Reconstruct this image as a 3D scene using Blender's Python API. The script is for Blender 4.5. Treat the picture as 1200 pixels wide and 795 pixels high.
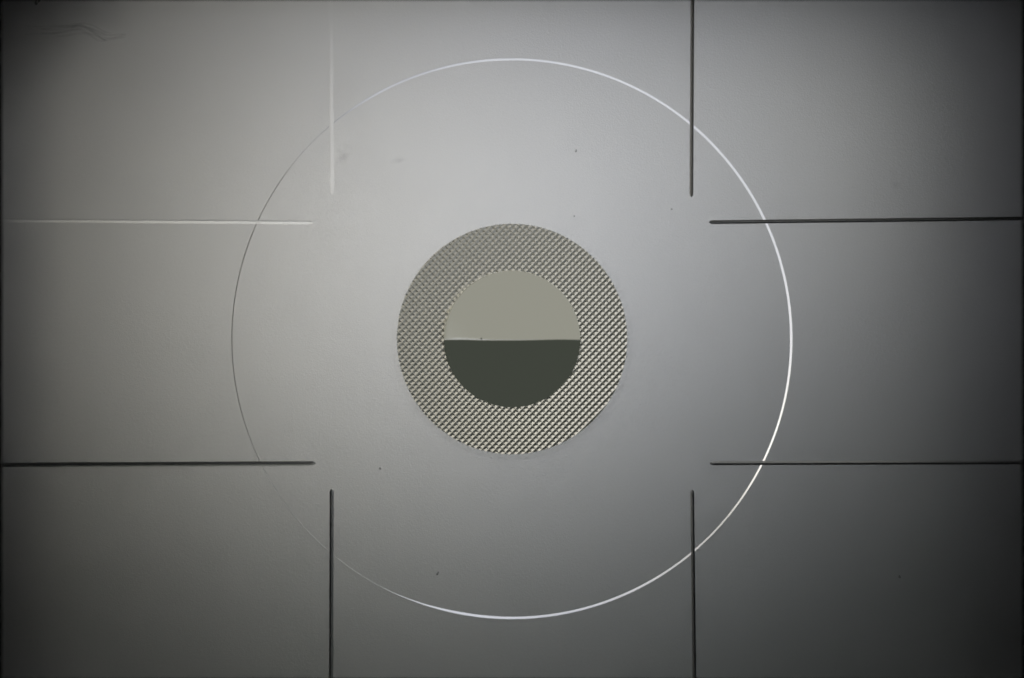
import bpy, bmesh, math, random
from mathutils import Vector, geometry

# ---------------------------------------------------------------- scene, camera, light
# one Blender unit = 1 cm; the screen lies flat, the camera looks straight down on it
scene = bpy.context.scene
for o in list(bpy.data.objects):
    bpy.data.objects.remove(o)
scene.unit_settings.scale_length = 0.01
U = 0.003                                   # one pixel of the 1200 px photograph, in units


def px(x, y):
    return ((x - 600.0) * U, (397.5 - y) * U)


CAM_D = 20.0
cam_data = bpy.data.cameras.new("camera")
cam = bpy.data.objects.new("camera", cam_data)
scene.collection.objects.link(cam)
cam.location = (0, 0, CAM_D)
cam_data.sensor_width = 36.0
cam_data.lens = 36.0 * CAM_D / 3.6
cam_data.clip_start = 0.1
cam_data.clip_end = 200.0
cam_data.dof.use_dof = True
cam_data.dof.focus_distance = CAM_D - 0.065   # a touch soft, like the photograph
cam_data.dof.aperture_fstop = 0.2
scene.camera = cam

world = bpy.data.worlds.new("World")
scene.world = world
world.use_nodes = True
bg = world.node_tree.nodes["Background"]
bg.inputs["Color"].default_value = (0.9, 0.95, 1.0, 1)
bg.inputs["Strength"].default_value = 0.004

LAMP_H = 9.0


def disc_lamp(name, x, y, z, radius, radiance, color):
    ld = bpy.data.lights.new(name, 'AREA')
    ld.shape = 'DISK'
    ld.size = 2 * radius
    # radiance of a disc lamp = power / (pi * area)
    ld.energy = radiance * math.pi * math.pi * radius * radius
    ld.color = color
    lo = bpy.data.objects.new(name, ld)
    scene.collection.objects.link(lo)
    lo.location = (x, y, z)
    lo.rotation_euler = (math.pi, 0, 0)     # shining up through the screen
    return lo


disc_lamp("main_lamp", -0.003, 0.665, -LAMP_H, 1.04, 0.722, (0.808, 0.848, 0.995))
disc_lamp("warm_lamp", -0.846, 0.46, -LAMP_H - 0.02, 0.676, 1.27, (1.000, 0.937, 0.762))
disc_lamp("side_fill", 1.4, 1.9, -LAMP_H - 0.03, 1.50, 0.318, (0.985, 0.980, 0.900))  # added fill for the upper prism half and the upper right field
disc_lamp("dim_fill", 0.0, -0.4, -LAMP_H - 0.04, 1.8, 0.058, (0.891, 1.000, 0.855))  # added weak fill that the lower prism half looks into

scene.view_settings.view_transform = 'Standard'
scene.view_settings.look = 'None'
scene.view_settings.exposure = 0.0
scene.view_settings.gamma = 1.0
scene.view_settings.use_curve_mapping = False
scene.cycles.use_adaptive_sampling = False
scene.cycles.use_denoising = True
scene.cycles.max_bounces = 12
scene.cycles.transmission_bounces = 12
scene.cycles.blur_glossy = 0.0
scene.cycles.sample_clamp_indirect = 0.0


# ---------------------------------------------------------------- materials
def glass(name, color, rough, grain=0.0):
    m = bpy.data.materials.new(name)
    m.use_nodes = True
    nt = m.node_tree
    nt.nodes.clear()
    out = nt.nodes.new('ShaderNodeOutputMaterial')
    g = nt.nodes.new('ShaderNodeBsdfGlass')
    g.distribution = 'BECKMANN'
    g.inputs['IOR'].default_value = 1.49
    g.inputs['Color'].default_value = (*color, 1)
    g.inputs['Roughness'].default_value = rough
    nt.links.new(g.outputs[0], out.inputs['Surface'])
    if grain > 0:
        tc = nt.nodes.new('ShaderNodeTexCoord')
        n1 = nt.nodes.new('ShaderNodeTexNoise')
        n1.inputs['Scale'].default_value = 190.0
        n1.inputs['Detail'].default_value = 3.0
        n1.inputs['Roughness'].default_value = 0.7
        nt.links.new(tc.outputs['Object'], n1.inputs['Vector'])
        b = nt.nodes.new('ShaderNodeBump')
        b.inputs['Strength'].default_value = grain
        b.inputs['Distance'].default_value = 0.002
        nt.links.new(n1.outputs['Fac'], b.inputs['Height'])
        nt.links.new(b.outputs['Normal'], g.inputs['Normal'])
        # faint cloudiness of the frosted face
        n2 = nt.nodes.new('ShaderNodeTexNoise')
        n2.inputs['Scale'].default_value = 5.0
        n2.inputs['Detail'].default_value = 4.0
        nt.links.new(tc.outputs['Object'], n2.inputs['Vector'])
        mr = nt.nodes.new('ShaderNodeMapRange')
        mr.inputs['To Min'].default_value = rough - 0.012
        mr.inputs['To Max'].default_value = rough + 0.012
        nt.links.new(n2.outputs['Fac'], mr.inputs['Value'])
        nt.links.new(mr.outputs[0], g.inputs['Roughness'])
    return m


def plain(name, color, rough=0.8):
    m = bpy.data.materials.new(name)
    m.use_nodes = True
    nt = m.node_tree
    p = nt.nodes['Principled BSDF']
    n = nt.nodes.new('ShaderNodeTexNoise')
    n.inputs['Scale'].default_value = 60.0
    r = nt.nodes.new('ShaderNodeMixRGB')
    r.inputs[1].default_value = (*[c * 0.7 for c in color], 1)
    r.inputs[2].default_value = (*color, 1)
    nt.links.new(n.outputs['Fac'], r.inputs[0])
    nt.links.new(r.outputs[0], p.inputs['Base Color'])
    p.inputs['Roughness'].default_value = rough
    return m


M_MATTE = glass("frosted_acrylic", (0.985, 0.985, 0.985), 0.56, 0.35)
M_BACK = glass("polished_acrylic", (1, 1, 1), 0.0)
M_CUT = glass("engraved_acrylic", (1, 1, 1), 0.54)
M_FAINT = glass("faint_engraved_acrylic", (1, 1, 1), 0.525)
M_WORN = glass("worn_engraved_acrylic", (1, 1, 1), 0.50)
M_RING = glass("engraved_circle_acrylic", (0.98, 0.98, 1), 0.34)
M_PRISM = glass("moulded_prism_acrylic", (1, 0.995, 0.91), 0.14)
M_MICRO = glass("microprism_acrylic", (1.0, 0.975, 0.88), 0.48)
M_MOUNT = plain("black_mount_paint", (0.012, 0.012, 0.013), 0.6)
M_DUST = plain("grey_dust", (0.10, 0.10, 0.095), 0.9)
nt = M_DUST.node_tree
tr = nt.nodes.new('ShaderNodeBsdfTransparent')
mx = nt.nodes.new('ShaderNodeMixShader')
mx.inputs[0].default_value = 0.30
nt.links.new(tr.outputs[0], mx.inputs[1])
nt.links.new(nt.nodes['Principled BSDF'].outputs[0], mx.inputs[2])
nt.links.new(mx.outputs[0], nt.nodes['Material Output'].inputs['Surface'])


# ---------------------------------------------------------------- helpers
def mesh_obj(name, verts, faces, mats, parent=None, mat_index=None):
    me = bpy.data.meshes.new(name)
    me.from_pydata(verts, [], faces)
    for m in (mats if isinstance(mats, (list, tuple)) else [mats]):
        me.materials.append(m)
    if mat_index:
        me.polygons.foreach_set("material_index", mat_index)
    me.update()
    o = bpy.data.objects.new(name, me)
    scene.collection.objects.link(o)
    if parent:
        o.parent = parent
    return o


def pick(verts2, tris, keep, z):
    """The triangles that pass keep(centroid), lifted to z(x, y)."""
    used, vs, fs = {}, [], []
    for t in tris:
        c = (verts2[t[0]] + verts2[t[1]] + verts2[t[2]]) / 3
        if not keep(c):
            continue
        f = []
        for i in t:
            if i not in used:
                used[i] = len(vs)
                v = verts2[i]
                vs.append((v.x, v.y, z(v.x, v.y)))
            f.append(used[i])
        a, b, d = (verts2[i] for i in t)
        if (b - a).cross(d - a) < 0:
            f.reverse()
        fs.append(f)
    return vs, fs


def polyline(vs, es, pts, closed=False):
    n0 = len(vs)
    vs.extend(Vector(p) for p in pts)
    for i in range(len(pts) - 1):
        es.append((n0 + i, n0 + i + 1))
    if closed:
        es.append((n0 + len(pts) - 1, n0))


def circle_pts(c, r, n):
    return [(c[0] + r * math.cos(2 * math.pi * k / n), c[1] + r * math.sin(2 * math.pi * k / n)) for k in range(n)]


# ---------------------------------------------------------------- the focusing screen
PLATE_X, PLATE_Y, PLATE_T = 1.93, 1.33, 0.24
screen = bpy.data.objects.new("focusing_screen", None)
screen.empty_display_size = 0.3
scene.collection.objects.link(screen)
screen.location = (0, 0, -PLATE_T)
screen['label'] = "frosted grey camera focusing screen with engraved lines, thin circle and round split prism"
screen['category'] = "focusing screen"

# engraved lines: (tip, far end, half width px, slope of wall A, of wall B, place of the valley
# between the walls (-1 .. 1, +1 = at the outer edge of wall A), which walls are worn rough, label).
# Wall A lies on the left when one looks from the tip to the far end.
# The last number but one is the slope of small steps added to brighten the pale lines.
LINES = [
    ((388.8, 229), (387.4, -22), 2.6, 3, 1.0, 0.5, "AB", 0.6, "pale shallow vertical engraved line at upper left"),
    ((810.2, 231), (811.6, -22), 2.23, 42, 33, -0.1, "", 0, "dark vertical engraved line at upper right"),
    ((367, 261.0), (-25, 258.2), 2.4, 3, 14, -0.4, "A", 5.5, "pale horizontal engraved line at upper left"),
    ((831, 260.6), (1225, 256.0), 2.23, 46, 46, 0.0, "", 0, "dark horizontal engraved line at upper right"),
    ((370, 543.2), (-25, 545.2), 2.7, 8, 48, 0.25, "A", 0, "dark horizontal engraved line with a paler lower edge at lower left"),
    ((832, 543.0), (1225, 541.8), 2.42, 46, 46, 0.0, "", 0, "dark horizontal engraved line at lower right"),
    ((388.8, 573), (387.9, 818), 2.42, 36, 36, 0.0, "", 0, "dark vertical engraved line at lower left"),
    ((811.2, 574), (813.9, 818), 2.23, 42, 42, 0.0, "", 0, "dark vertical engraved line at lower right"),
]
EPS = 0.1 * U


class Groove:
    def __init__(self, tip, end, hw, sa, sb, vf, worn, chatter, label):
        self.chatter = math.tan(math.radians(chatter))
        self.a, self.b = Vector(px(*tip)), Vector(px(*end))
        self.d = (self.b - self.a).normalized()
        self.n = Vector((-self.d.y, self.d.x))
        self.L = (self.b - self.a).length
        self.w = hw * U
        ta, tb = math.tan(math.radians(sa)), math.tan(math.radians(sb))
        self.v = vf * self.w
        self.worn = worn
        self.ta, self.tb = ta, tb
        self.label = label

    def half(self, s):
        e = 2.0 * self.w                     # rounded ends
        k = min(s, self.L - s)
        if k <= 0:
            return 0.0
        if k >= e:
            return self.w
        return self.w * math.sqrt(max(0.0, 1 - (1 - k / e) ** 2))

    def stations(self):
        e = 2.0 * self.w
        s = [e * f for f in (0.0, 0.1, 0.25, 0.5, 0.75, 1.0)]
        if self.chatter:
            n = int((self.L - 2 * e) / (2.0 * U))
            p = (self.L - 2 * e) / n
            self.pitch = p
            mid = []
            for k in range(1, n):
                mid += [e + p * k - 0.04 * p, e + p * k + 0.04 * p]
        else:
            n = 24
            mid = [e + (self.L - 2 * e) * k / n for k in range(1, n)]
        return s + mid + [self.L - q for q in reversed(s)]

    def local(self, x, y):
        r = Vector((x, y)) - self.a
        return r.dot(self.d), r.dot(self.n)

    def inside(self, c, tol=0.0):
        s, t = self.local(c.x, c.y)
        return 0 < s < self.L and abs(t) < self.half(s) + tol

    def z(self, x, y):
        s, t = self.local(x, y)
        h = self.half(max(0, min(self.L, s)))
        if h <= 1e-9:
            return 0.0
        u = t * self.w / h if abs(t) < h else math.copysign(self.w, t)
        e = 2.0 * self.w
        saw = 0.0
        if self.chatter and e < s < self.L - e:
            q = (s - e) / self.pitch
            saw = -(q - math.floor(q)) * self.pitch * self.chatter
            if abs(t) > h * 0.999:
                saw = 0.0
        zz = saw - (self.w - u) * self.ta if u > self.v else saw - (self.w + u) * self.tb
        return zz * (h / self.w)

    def lines(self):
        st = self.stations()
        L_, R_, A_, B_, A2, B2 = [], [], [], [], [], []
        for s in st:
            h = self.half(s)
            p = self.a + self.d * s
            k = h / self.w
            L_.append(p + self.n * h)
            R_.append(p - self.n * h)
            A_.append(p + self.n * (self.v + EPS) * k)
            B_.append(p + self.n * (self.v - EPS) * k)
            A2.append(p + self.n * (self.w - 1.5 * EPS) * k)
            B2.append(p - self.n * (self.w - 1.5 * EPS) * k)
        return L_, A_, B_, R_, A2, B2

    def wall(self, c):
        s, t = self.local(c.x, c.y)
        h = max(1e-9, self.half(max(0, min(self.L, s))))
        return "A" if t * self.w / h > self.v else "B"


grooves = [Groove(*l) for l in LINES]

RC = Vector(px(600, 397.2))
R_OUT = 328.7 * U                           # engraved circle: its outer wall is upright,
#                                             its inner wall slopes; width (px) and slope (degrees) by compass angle
RING = [(0, 2.9, 21.5), (30, 2.9, 19.5), (60, 2.6, 18.0), (90, 2.4, 18.7), (118, 2.0, 20.5), (137, 0.5, 26.0), (150, 0.7, 42.0),
        (180, 0.9, 46.0), (205, 0.7, 48.0), (222, 0.4, 48.0), (241, 0.3, 36.0), (262, 3.0, 33.0), (290, 2.7, 34.0), (318, 2.0, 35.5),
        (342, 2.2, 27.0), (360, 2.9, 21.5)]


def ring_at(x, y):
    """Distance from the centre, width and wall slope of the circle's groove in the direction of (x, y)."""
    d = Vector((x, y)) - RC
    a = math.degrees(math.atan2(d.y, d.x)) % 360
    for (a0, w0, s0), (a1, w1, s1) in zip(RING, RING[1:]):
        if a0 <= a <= a1:
            k = (a - a0) / (a1 - a0)
            k = k * k * (3 - 2 * k)
            return d.length, (w0 + (w1 - w0) * k) * U, math.tan(math.radians(s0 + (s1 - s0) * k))
    return d.length, RING[0][1] * U, math.tan(math.radians(RING[0][2]))


CC = Vector(px(600, 397.5))
R_COLLAR, R_HALO, R_PRISM = 135.0 * U, 142.0 * U, 80.0 * U

vs, es = [], []
polyline(vs, es, [(-PLATE_X, -PLATE_Y), (PLATE_X, -PLATE_Y), (PLATE_X, PLATE_Y), (-PLATE_X, PLATE_Y)], True)
for g in grooves:
    L_, A_, B_, R_, A2, B2 = g.lines()
    polyline(vs, es, L_ + list(reversed(R_[1:-1])), True)
    polyline(vs, es, A_[1:-1])
    polyline(vs, es, B_[1:-1])
    if g.chatter:
        polyline(vs, es, A2[1:-1])
        polyline(vs, es, B2[1:-1])
polyline(vs, es, circle_pts(RC, R_OUT, 720), True)
inner = []
for x, y in circle_pts(RC, R_OUT, 720):
    r, w, _ = ring_at(x, y)
    inner.append(RC + (Vector((x, y)) - RC) * ((r - w) / r))
polyline(vs, es, inner, True)
for r in (R_COLLAR, R_HALO):
    polyline(vs, es, circle_pts(CC, r, 360), True)
v2, e2, f2, *_ = geometry.delaunay_2d_cdt(vs, es, [], 0, 1e-6)
tris = [tuple(f) for f in f2]


def groove_at(c):
    for g in grooves:
        if g.inside(c):
            return g
    return None


def in_ring(c):
    r, w, _ = ring_at(c.x, c.y)
    return R_OUT * 0.999995 - w < r < R_OUT


def in_plate(c):
    return abs(c.x) < PLATE_X and abs(c.y) < PLATE_Y and (c - CC).length > R_HALO and not in_ring(c) and not groove_at(c)


# plate: frosted front, polished back and edges
pv, pf = pick(v2, tris, in_plate, lambda x, y: 0.0)
mi = [0] * len(pf)
n0 = len(pv)
corners = [(-PLATE_X, -PLATE_Y), (PLATE_X, -PLATE_Y), (PLATE_X, PLATE_Y), (-PLATE_X, PLATE_Y)]
pv += [(x, y, 0.0) for x, y in corners] + [(x, y, -PLATE_T) for x, y in corners]
for k in range(4):
    q = (k + 1) % 4
    pf.append([n0 + k, n0 + 4 + k, n0 + 4 + q, n0 + q])
    mi.append(1)
pf.append([n0 + 7, n0 + 6, n0 + 5, n0 + 4])
mi.append(1)
lift = [(x, y, z + PLATE_T) for x, y, z in pv]
mesh_obj("ground_glass", lift, pf, [M_MATTE, M_BACK], screen, mi)


def up(verts):
    return [(x, y, z + PLATE_T) for x, y, z in verts]


for g in grooves:
    gv, gf = pick(v2, tris, lambda c, g=g: groove_at(c) is g, g.z)
    side = []
    for f in gf:
        c = sum((Vector(gv[i][:2]) for i in f), Vector((0, 0))) / 3
        side.append(1 if g.wall(c) in g.worn else 0)
    o = mesh_obj("engraved_line", up(gv), gf, [M_CUT, M_FAINT if g.worn == "AB" else M_WORN], screen, side)
    o['label'] = g.label


def ring_z(x, y):
    r, w, t = ring_at(x, y)
    return -max(0.0, min(R_OUT, r) - (R_OUT - w)) * t


rv, rf = pick(v2, tris, lambda c: in_ring(c) and not groove_at(c), ring_z)
mesh_obj("engraved_circle", up(rv), rf, M_RING, screen)


def halo_z(x, y):  # shallow sloped band added to give the faint halo around the collar
    r = (Vector((x, y)) - CC).length
    return -0.0006 * max(0.0, min(1.0, (R_HALO - r) / (R_HALO - R_COLLAR)))


mv, mf = pick(v2, tris, lambda c: R_COLLAR < (c - CC).length < R_HALO, halo_z)
mesh_obj("collar_halo", up(mv), mf, M_MATTE, screen)

# microprism collar: square pyramids on a grid turned by 45 degrees
PITCH = 5.52 * U
MICRO_H = 0.5 * PITCH * math.tan(math.radians(18.2))
E1 = Vector((math.sqrt(0.5), math.sqrt(0.5)))
E2 = Vector((-math.sqrt(0.5), math.sqrt(0.5)))


RIDGE = (0.27, 0.66)                        # each little prism is a hip roof with a short ridge


def micro_z(x, y):
    p = Vector((x, y)) - CC
    a, b = p.dot(E1) / PITCH, p.dot(E2) / PITCH
    a -= math.floor(a)
    b -= math.floor(b)
    return MICRO_H * (min(a / RIDGE[0], (1 - a) / (1 - RIDGE[1]), 2 * b, 2 * (1 - b)) - 0.6)


vs, es = [], []
N = int(R_COLLAR / PITCH) + 2
idx = {}


def corner(i, j):
    if (i, j) not in idx:
        idx[(i, j)] = len(vs)
        vs.append(CC + E1 * (i * PITCH) + E2 * (j * PITCH))
    return idx[(i, j)]


for i in range(-N, N):
    for j in range(-N, N):
        c = CC + E1 * ((i + 0.5) * PITCH) + E2 * ((j + 0.5) * PITCH)
        r = (c - CC).length
        if r > R_COLLAR + PITCH or r < R_PRISM - PITCH:
            continue
        q = [corner(i, j), corner(i + 1, j), corner(i + 1, j + 1), corner(i, j + 1)]
        m = len(vs)
        vs += [c + E1 * ((RIDGE[0] - 0.5) * PITCH), c + E1 * ((RIDGE[1] - 0.5) * PITCH)]
        for k in range(4):
            es.append((q[k], q[(k + 1) % 4]))
        es += [(q[0], m), (q[3], m), (q[1], m + 1), (q[2], m + 1), (m, m + 1)]
polyline(vs, es, circle_pts(CC, R_COLLAR, 360), True)
polyline(vs, es, circle_pts(CC, R_PRISM, 240), True)
w2, _, g2, *_ = geometry.delaunay_2d_cdt(vs, es, [], 0, 1e-6)
cv, cf = pick(w2, [tuple(f) for f in g2], lambda c: R_PRISM < (c - CC).length < R_COLLAR, micro_z)
o = mesh_obj("microprism_collar", up(cv), cf, M_MICRO, screen)
o['kind'] = "stuff"

# split prism: two half discs that slope away from the dividing edge in opposite directions
SPLIT_Y = px(600, 398.6)[1]


def half_disc(name, sign, deg, tx, label):
    t = math.tan(math.radians(deg))
    n, r = 120, R_PRISM
    a0 = math.asin((SPLIT_Y - CC.y) / r)
    if sign > 0:
        angs = [a0 + (math.pi - 2 * a0) * k / n for k in range(n + 1)]
    else:
        angs = [math.pi - a0 + (math.pi + 2 * a0) * k / n for k in range(n + 1)]
    base = -0.24 * math.hypot(t, tx) - 0.002
    rng = random.Random(11)
    wob = [0.0]
    for k in range(n):
        wob.append(wob[-1] * 0.9 + rng.uniform(-0.10, 0.10) * U)
    fillet = 2.6 * U

    def slope(x, y):
        return base + (y - SPLIT_Y) * sign * t + (x - CC.x) * tx

    def edge_y(x):
        """The dividing edge, moulded not quite straight."""
        u = (x - CC.x) / r * 0.5 + 0.5
        return SPLIT_Y + 0.9 * U * math.exp(-((u - 0.28) / 0.13) ** 2) * -0.8 + 0.5 * U * math.sin(u * 9.0)

    verts, faces = [], []
    # rim, fillet circle
    outer, innr = [], []
    for k, a in enumerate(angs):
        x, y = CC.x + r * math.cos(a), CC.y + r * math.sin(a)
        q = (r - fillet - abs(wob[k]) * 0.5) / r
        xi, yi = CC.x + (x - CC.x) * q, CC.y + (y - CC.y) * q
        if k in (0, n):
            y = edge_y(x)
            yi = edge_y(xi)
        outer.append(len(verts))
        verts.append((x, y, slope(x, y) - 0.0007))
        innr.append(len(verts))
        verts.append((xi, yi, slope(xi, yi)))
    for k in range(n):
        faces.append([outer[k], outer[k + 1], innr[k + 1], innr[k]])
    # the dividing edge from the end of the arc back to its start, and a strip sloped to add a highlight along it
    x0, x1 = verts[innr[n]][0], verts[innr[0]][0]
    edge, strip = [], []
    m = 80
    for k in range(1, m):
        x = x0 + (x1 - x0) * k / m
        y = edge_y(x)
        u = (x - CC.x) / r * 0.5 + 0.5
        wd = ((1.9 - 1.3 * u) if sign > 0 else 0.7) * U * min(1, k / 5, (m - k) / 5)
        edge.append(len(verts))
        verts.append((x, y, slope(x, y) + wd * t * 0.15))
        strip.append(len(verts))
        verts.append((x, y + sign * wd, slope(x, y + sign * wd)))
    e = [innr[n]] + edge + [innr[0]]
    st = [innr[n]] + strip + [innr[0]]
    for k in range(m):
        f = [e[k], e[k + 1], st[k + 1], st[k]]
        f = [v for i, v in enumerate(f) if v not in f[:i]]
        faces.append(f)
    faces.append(innr + strip)
    # wall between the slope and the collar
    k0 = len(verts)
    verts += [(verts[i][0], verts[i][1], 0.0) for i in outer]
    for k in range(n):
        faces.append([outer[k + 1], outer[k], k0 + k, k0 + k + 1])
    for i, f in enumerate(faces[:-n]):
        nz = sum((verts[f[j]][0] * verts[f[(j + 1) % len(f)]][1] - verts[f[(j + 1) % len(f)]][0] * verts[f[j]][1]) for j in range(len(f)))
        if nz < 0:
            f.reverse()
    o = mesh_obj(name, up(verts), faces, M_PRISM, screen)
    o['label'] = label
    return o


half_disc("prism_half", 1, 19.8, 0.28, "light beige upper half of the split prism")
half_disc("prism_half", -1, 14.5, 0.0, "dark green-grey lower half of the split prism")

# ---------------------------------------------------------------- the mount that holds the screen
def frame(name, ix0, ix1, iy0, iy1, ox, oy, z0, z1, mat):
    bm = bmesh.new()

    def ringv(a, b, c, d, z):
        return [bm.verts.new((a, c, z)), bm.verts.new((b, c, z)), bm.verts.new((b, d, z)), bm.verts.new((a, d, z))]

    it, ib = ringv(ix0, ix1, iy0, iy1, z1), ringv(ix0, ix1, iy0, iy1, z0)
    ot, ob = ringv(-ox, ox, -oy, oy, z1), ringv(-ox, ox, -oy, oy, z0)
    for k in range(4):
        q = (k + 1) % 4
        bm.faces.new((it[k], ot[k], ot[q], it[q]))
        bm.faces.new((ib[q], ob[q], ob[k], ib[k]))
        bm.faces.new((ob[k], ob[q], ot[q], ot[k]))
        bm.faces.new((it[k], it[q], ib[q], ib[k]))
    bmesh.ops.recalc_face_normals(bm, faces=bm.faces)
    bmesh.ops.bevel(bm, geom=[e for e in bm.edges], offset=0.006, segments=2, affect='EDGES', profile=0.5)
    me = bpy.data.meshes.new(name)
    bm.to_mesh(me)
    bm.free()
    me.materials.append(mat)
    o = bpy.data.objects.new(name, me)
    scene.collection.objects.link(o)
    return o


mount = bpy.data.objects.new("screen_mount", None)
scene.collection.objects.link(mount)
mount['label'] = "black rectangular mount around the edges of the focusing screen"
mount['category'] = "mount"
BZ = 0.42                                   # height of the bezel's lip above the screen
K = (CAM_D - BZ) / CAM_D
bez = frame("bezel", px(2, 0)[0] * K, px(1198, 0)[0] * K, px(0, 796)[1] * K, px(0, -0.5)[1] * K, 2.3, 1.7, BZ - 0.03, BZ + 0.03, M_MOUNT)
bez.parent = mount
rim = frame("side_wall", -2.0, 2.0, -1.4, 1.4, 2.3, 1.7, -PLATE_T, BZ - 0.031, M_MOUNT)
rim.parent = mount
led = frame("ledge", -1.87, 1.87, -1.26, 1.26, 2.3, 1.7, -0.45, -PLATE_T - 0.003, M_MOUNT)
led.parent = mount

# unseen dark tunnel added under the screen to shade its edges and corners
bm = bmesh.new()
# per ring: x0, x1, y0, y1, z and the cut of the corners (lower left, lower right, upper right, upper left)
TUN = [(-1.87, 1.87, -1.26, 1.26, -0.452, (0.02, 0.02, 0.02, 0.02)), (-1.55, 1.54, -1.5, 1.227, -2.62, (0.28, 0.05, 0.20, 0.40))]


def tunnel_ring(t, e):
    x0, x1, y0, y1, z, (c0, c1, c2, c3) = t
    x0, x1, y0, y1 = x0 - e, x1 + e, y0 - e, y1 + e
    p = [(x0, y0 + c0), (x0 + c0, y0), (x1 - c1, y0), (x1, y0 + c1), (x1, y1 - c2), (x1 - c2, y1), (x0 + c3, y1), (x0, y1 - c3)]
    return [bm.verts.new((x, y, z)) for x, y in p]


i0, i1 = tunnel_ring(TUN[0], 0), tunnel_ring(TUN[1], 0)
o0, o1 = tunnel_ring(TUN[0], 0.3), tunnel_ring(TUN[1], 0.3)
for k in range(8):
    q = (k + 1) % 8
    bm.faces.new((i0[k], i0[q], i1[q], i1[k]))
    bm.faces.new((o0[q], o0[k], o1[k], o1[q]))
    bm.faces.new((i0[q], i0[k], o0[k], o0[q]))
    bm.faces.new((i1[k], i1[q], o1[q], o1[k]))
bmesh.ops.recalc_face_normals(bm, faces=bm.faces)
me = bpy.data.meshes.new("shade_tunnel")
bm.to_mesh(me)
bm.free()
me.materials.append(M_MOUNT)
box = bpy.data.objects.new("shade_tunnel", me)
scene.collection.objects.link(box)
box.parent = mount


# ---------------------------------------------------------------- dust and lint on the screen
def speck(x, y, rx, ry, rot, label, seed):
    rng = random.Random(seed)
    bm = bmesh.new()
    bmesh.ops.create_icosphere(bm, subdivisions=2, radius=1.0)
    for v in bm.verts:
        k = 1 + rng.uniform(-0.28, 0.28)
        v.co = Vector((v.co.x * rx * U * k, v.co.y * ry * U * k, v.co.z * min(rx, ry) * U * 0.7 * k))
    me = bpy.data.meshes.new("dust_speck")
    bm.to_mesh(me)
    bm.free()
    me.materials.append(M_DUST)
    o = bpy.data.objects.new("dust_speck", me)
    scene.collection.objects.link(o)
    X, Y = px(x, y)
    o.location = (X, Y, min(rx, ry) * U * 0.5)
    o.rotation_euler = (0, 0, math.radians(rot))
    o['label'] = label
    o['category'] = "dust speck"
    o['group'] = "dust specks on the screen"


speck(675, 177, 1.1, 2.0, -25, "small dark dust speck on the frosted field above the collar, inside the circle", 1)
speck(673, 253.5, 0.9, 1.0, 0, "tiny dust speck just above the upper right edge of the microprism collar", 2)
speck(445.5, 549.5, 1.1, 1.3, 20, "tiny dark dust speck right of the tip of the lower left vertical line", 3)
speck(513, 672, 1.0, 2.4, -30, "thin slanted dust speck inside the bottom of the engraved circle", 4)
speck(564, 397.2, 1.2, 1.2, 0, "tiny dark dust speck on the dividing edge of the split prism", 5)
speck(1054, 676, 1.2, 2.0, 10, "faint dust speck on the dark lower right corner field", 6)
speck(787, 245.5, 1.2, 1.0, 0, "faint dust speck left of the tip of the upper right horizontal line", 7)
speck(44, 1.5, 2.4, 5.0, -35, "black dust speck at the top edge in the upper left corner", 8)

# faint greasy smudges: very shallow translucent films
M_SMUDGE = plain("greasy_film", (0.25, 0.25, 0.24), 0.7)
nt = M_SMUDGE.node_tree
tr = nt.nodes.new('ShaderNodeBsdfTransparent')
mx = nt.nodes.new('ShaderNodeMixShader')
tc = nt.nodes.new('ShaderNodeTexCoord')
ns = nt.nodes.new('ShaderNodeTexNoise')
ns.inputs['Scale'].default_value = 22.0
mr = nt.nodes.new('ShaderNodeMapRange')
mr.inputs['From Min'].default_value = 0.35
mr.inputs['From Max'].default_value = 0.75
mr.inputs['To Max'].default_value = 0.032
nt.links.new(tc.outputs['Object'], ns.inputs['Vector'])
nt.links.new(ns.outputs['Fac'], mr.inputs['Value'])
nt.links.new(mr.outputs[0], mx.inputs[0])
nt.links.new(tr.outputs[0], mx.inputs[1])
nt.links.new(nt.nodes['Principled BSDF'].outputs[0], mx.inputs[2])
nt.links.new(mx.outputs[0], nt.nodes['Material Output'].inputs['Surface'])


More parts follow.
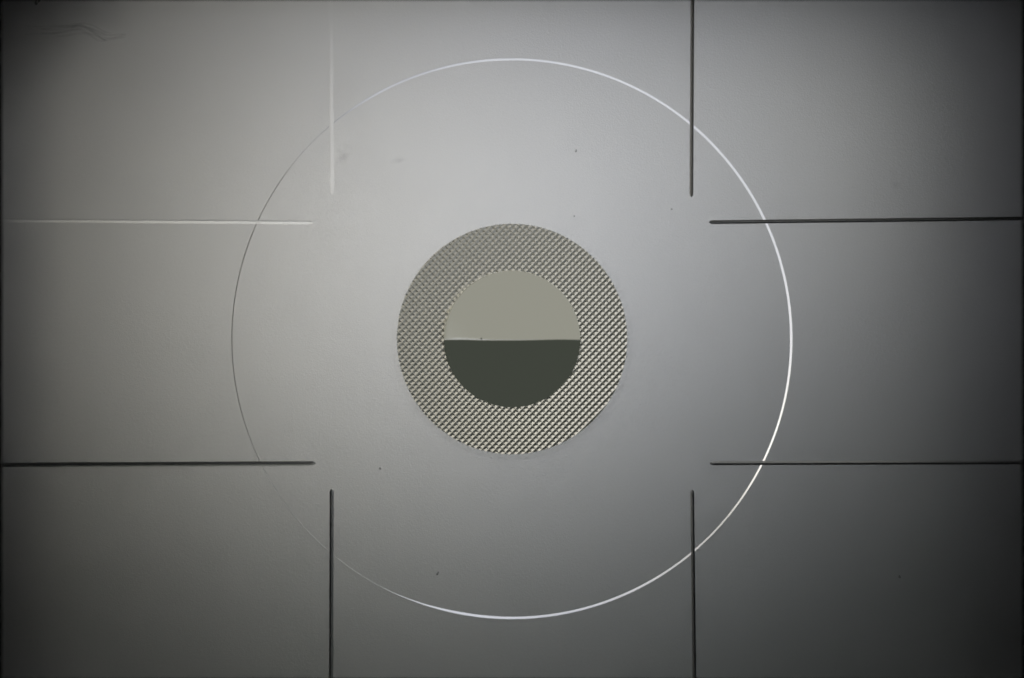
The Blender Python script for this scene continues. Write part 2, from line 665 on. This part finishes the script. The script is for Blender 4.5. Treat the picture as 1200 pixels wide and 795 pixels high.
def smudge(x, y, rx, ry, rot, label, seed):
    """A film built of stacked, ever smaller irregular layers, thinning towards its edge."""
    rng = random.Random(seed)
    ph = [rng.uniform(0, 6.28) for _ in range(4)]
    verts, faces = [], []
    n = 28
    for layer in range(5):
        k = 1 - layer * 0.19
        z = 0.0006 + layer * 0.0006
        ids = []
        for i in range(n):
            a = 2 * math.pi * i / n
            w = 1 + 0.22 * math.sin(2 * a + ph[0] + layer * 0.2) + 0.14 * math.sin(3 * a + ph[1]) + 0.08 * math.sin(5 * a + ph[2])
            ids.append(len(verts))
            verts.append((rx * U * k * w * math.cos(a), ry * U * k * w * math.sin(a), z))
        faces.append(ids)
    o = mesh_obj("smudge", verts, faces, M_SMUDGE)
    X, Y = px(x, y)
    o.location = (X, Y, 0.0)
    o.rotation_euler = (0, 0, math.radians(rot))
    o['label'] = label
    o['category'] = "smudge"
    o['group'] = "faint smudges on the frosted field"


smudge(467, 187, 8, 6, 20, "faint round smudge on the frosted field up and left of the collar", 21)
smudge(403, 180, 11, 14, 0, "faint smudge just right of the pale vertical line", 22)
smudge(1048, 213, 7, 17, 25, "faint upright smudge above the upper right horizontal line", 23)

# wispy lint in the upper left corner: thin tangled strands
rng = random.Random(5)
cu = bpy.data.curves.new("lint_strands", 'CURVE')
cu.dimensions = '3D'
cu.bevel_depth = 1.3 * U
cu.bevel_resolution = 1
base = [(28, 35), (46, 34), (64, 36), (82, 35), (98, 33), (112, 37), (122, 43), (132, 41), (146, 38)]
for k in range(7):
    a = rng.choice((0, 0, 1, 2, 3, 4))
    b = rng.choice((6, 7, 8, 9, 9))
    p = base[a:max(a + 4, b)]
    sp = cu.splines.new('NURBS')
    sp.points.add(len(p) - 1)
    off = rng.uniform(-2, 5)
    for i, (x, y) in enumerate(p):
        X, Y = px(x + rng.uniform(-3, 3), y + (k - 3) * 1.9 + off * 0.5 + rng.uniform(-3.0, 3.0) + (6 if k % 3 == 1 and 100 < x < 130 else 0))
        sp.points[i].co = (X, Y, 0.005 + 0.16 * math.sin(math.pi * i / (len(p) - 1)) * rng.uniform(0.7, 1.2), 1)
        sp.points[i].radius = rng.uniform(0.5, 1.4)
    sp.use_endpoint_u = True
    sp.order_u = 4
tmp = bpy.data.objects.new("lint_tmp", cu)
scene.collection.objects.link(tmp)
bpy.context.view_layer.update()
me = bpy.data.meshes.new_from_object(tmp.evaluated_get(bpy.context.evaluated_depsgraph_get()))
bpy.data.objects.remove(tmp)
M_LINT = M_SMUDGE.copy()
M_LINT.name = "grey_lint"
for nd in M_LINT.node_tree.nodes:
    if nd.type == 'MAP_RANGE':
        nd.inputs['To Min'].default_value = 0.02
        nd.inputs['To Max'].default_value = 0.038
me.materials.clear()
me.materials.append(M_LINT)
lint = bpy.data.objects.new("lint", me)
scene.collection.objects.link(lint)
lint['label'] = "wispy strands of grey lint lying across the upper left corner of the screen"
lint['category'] = "lint"
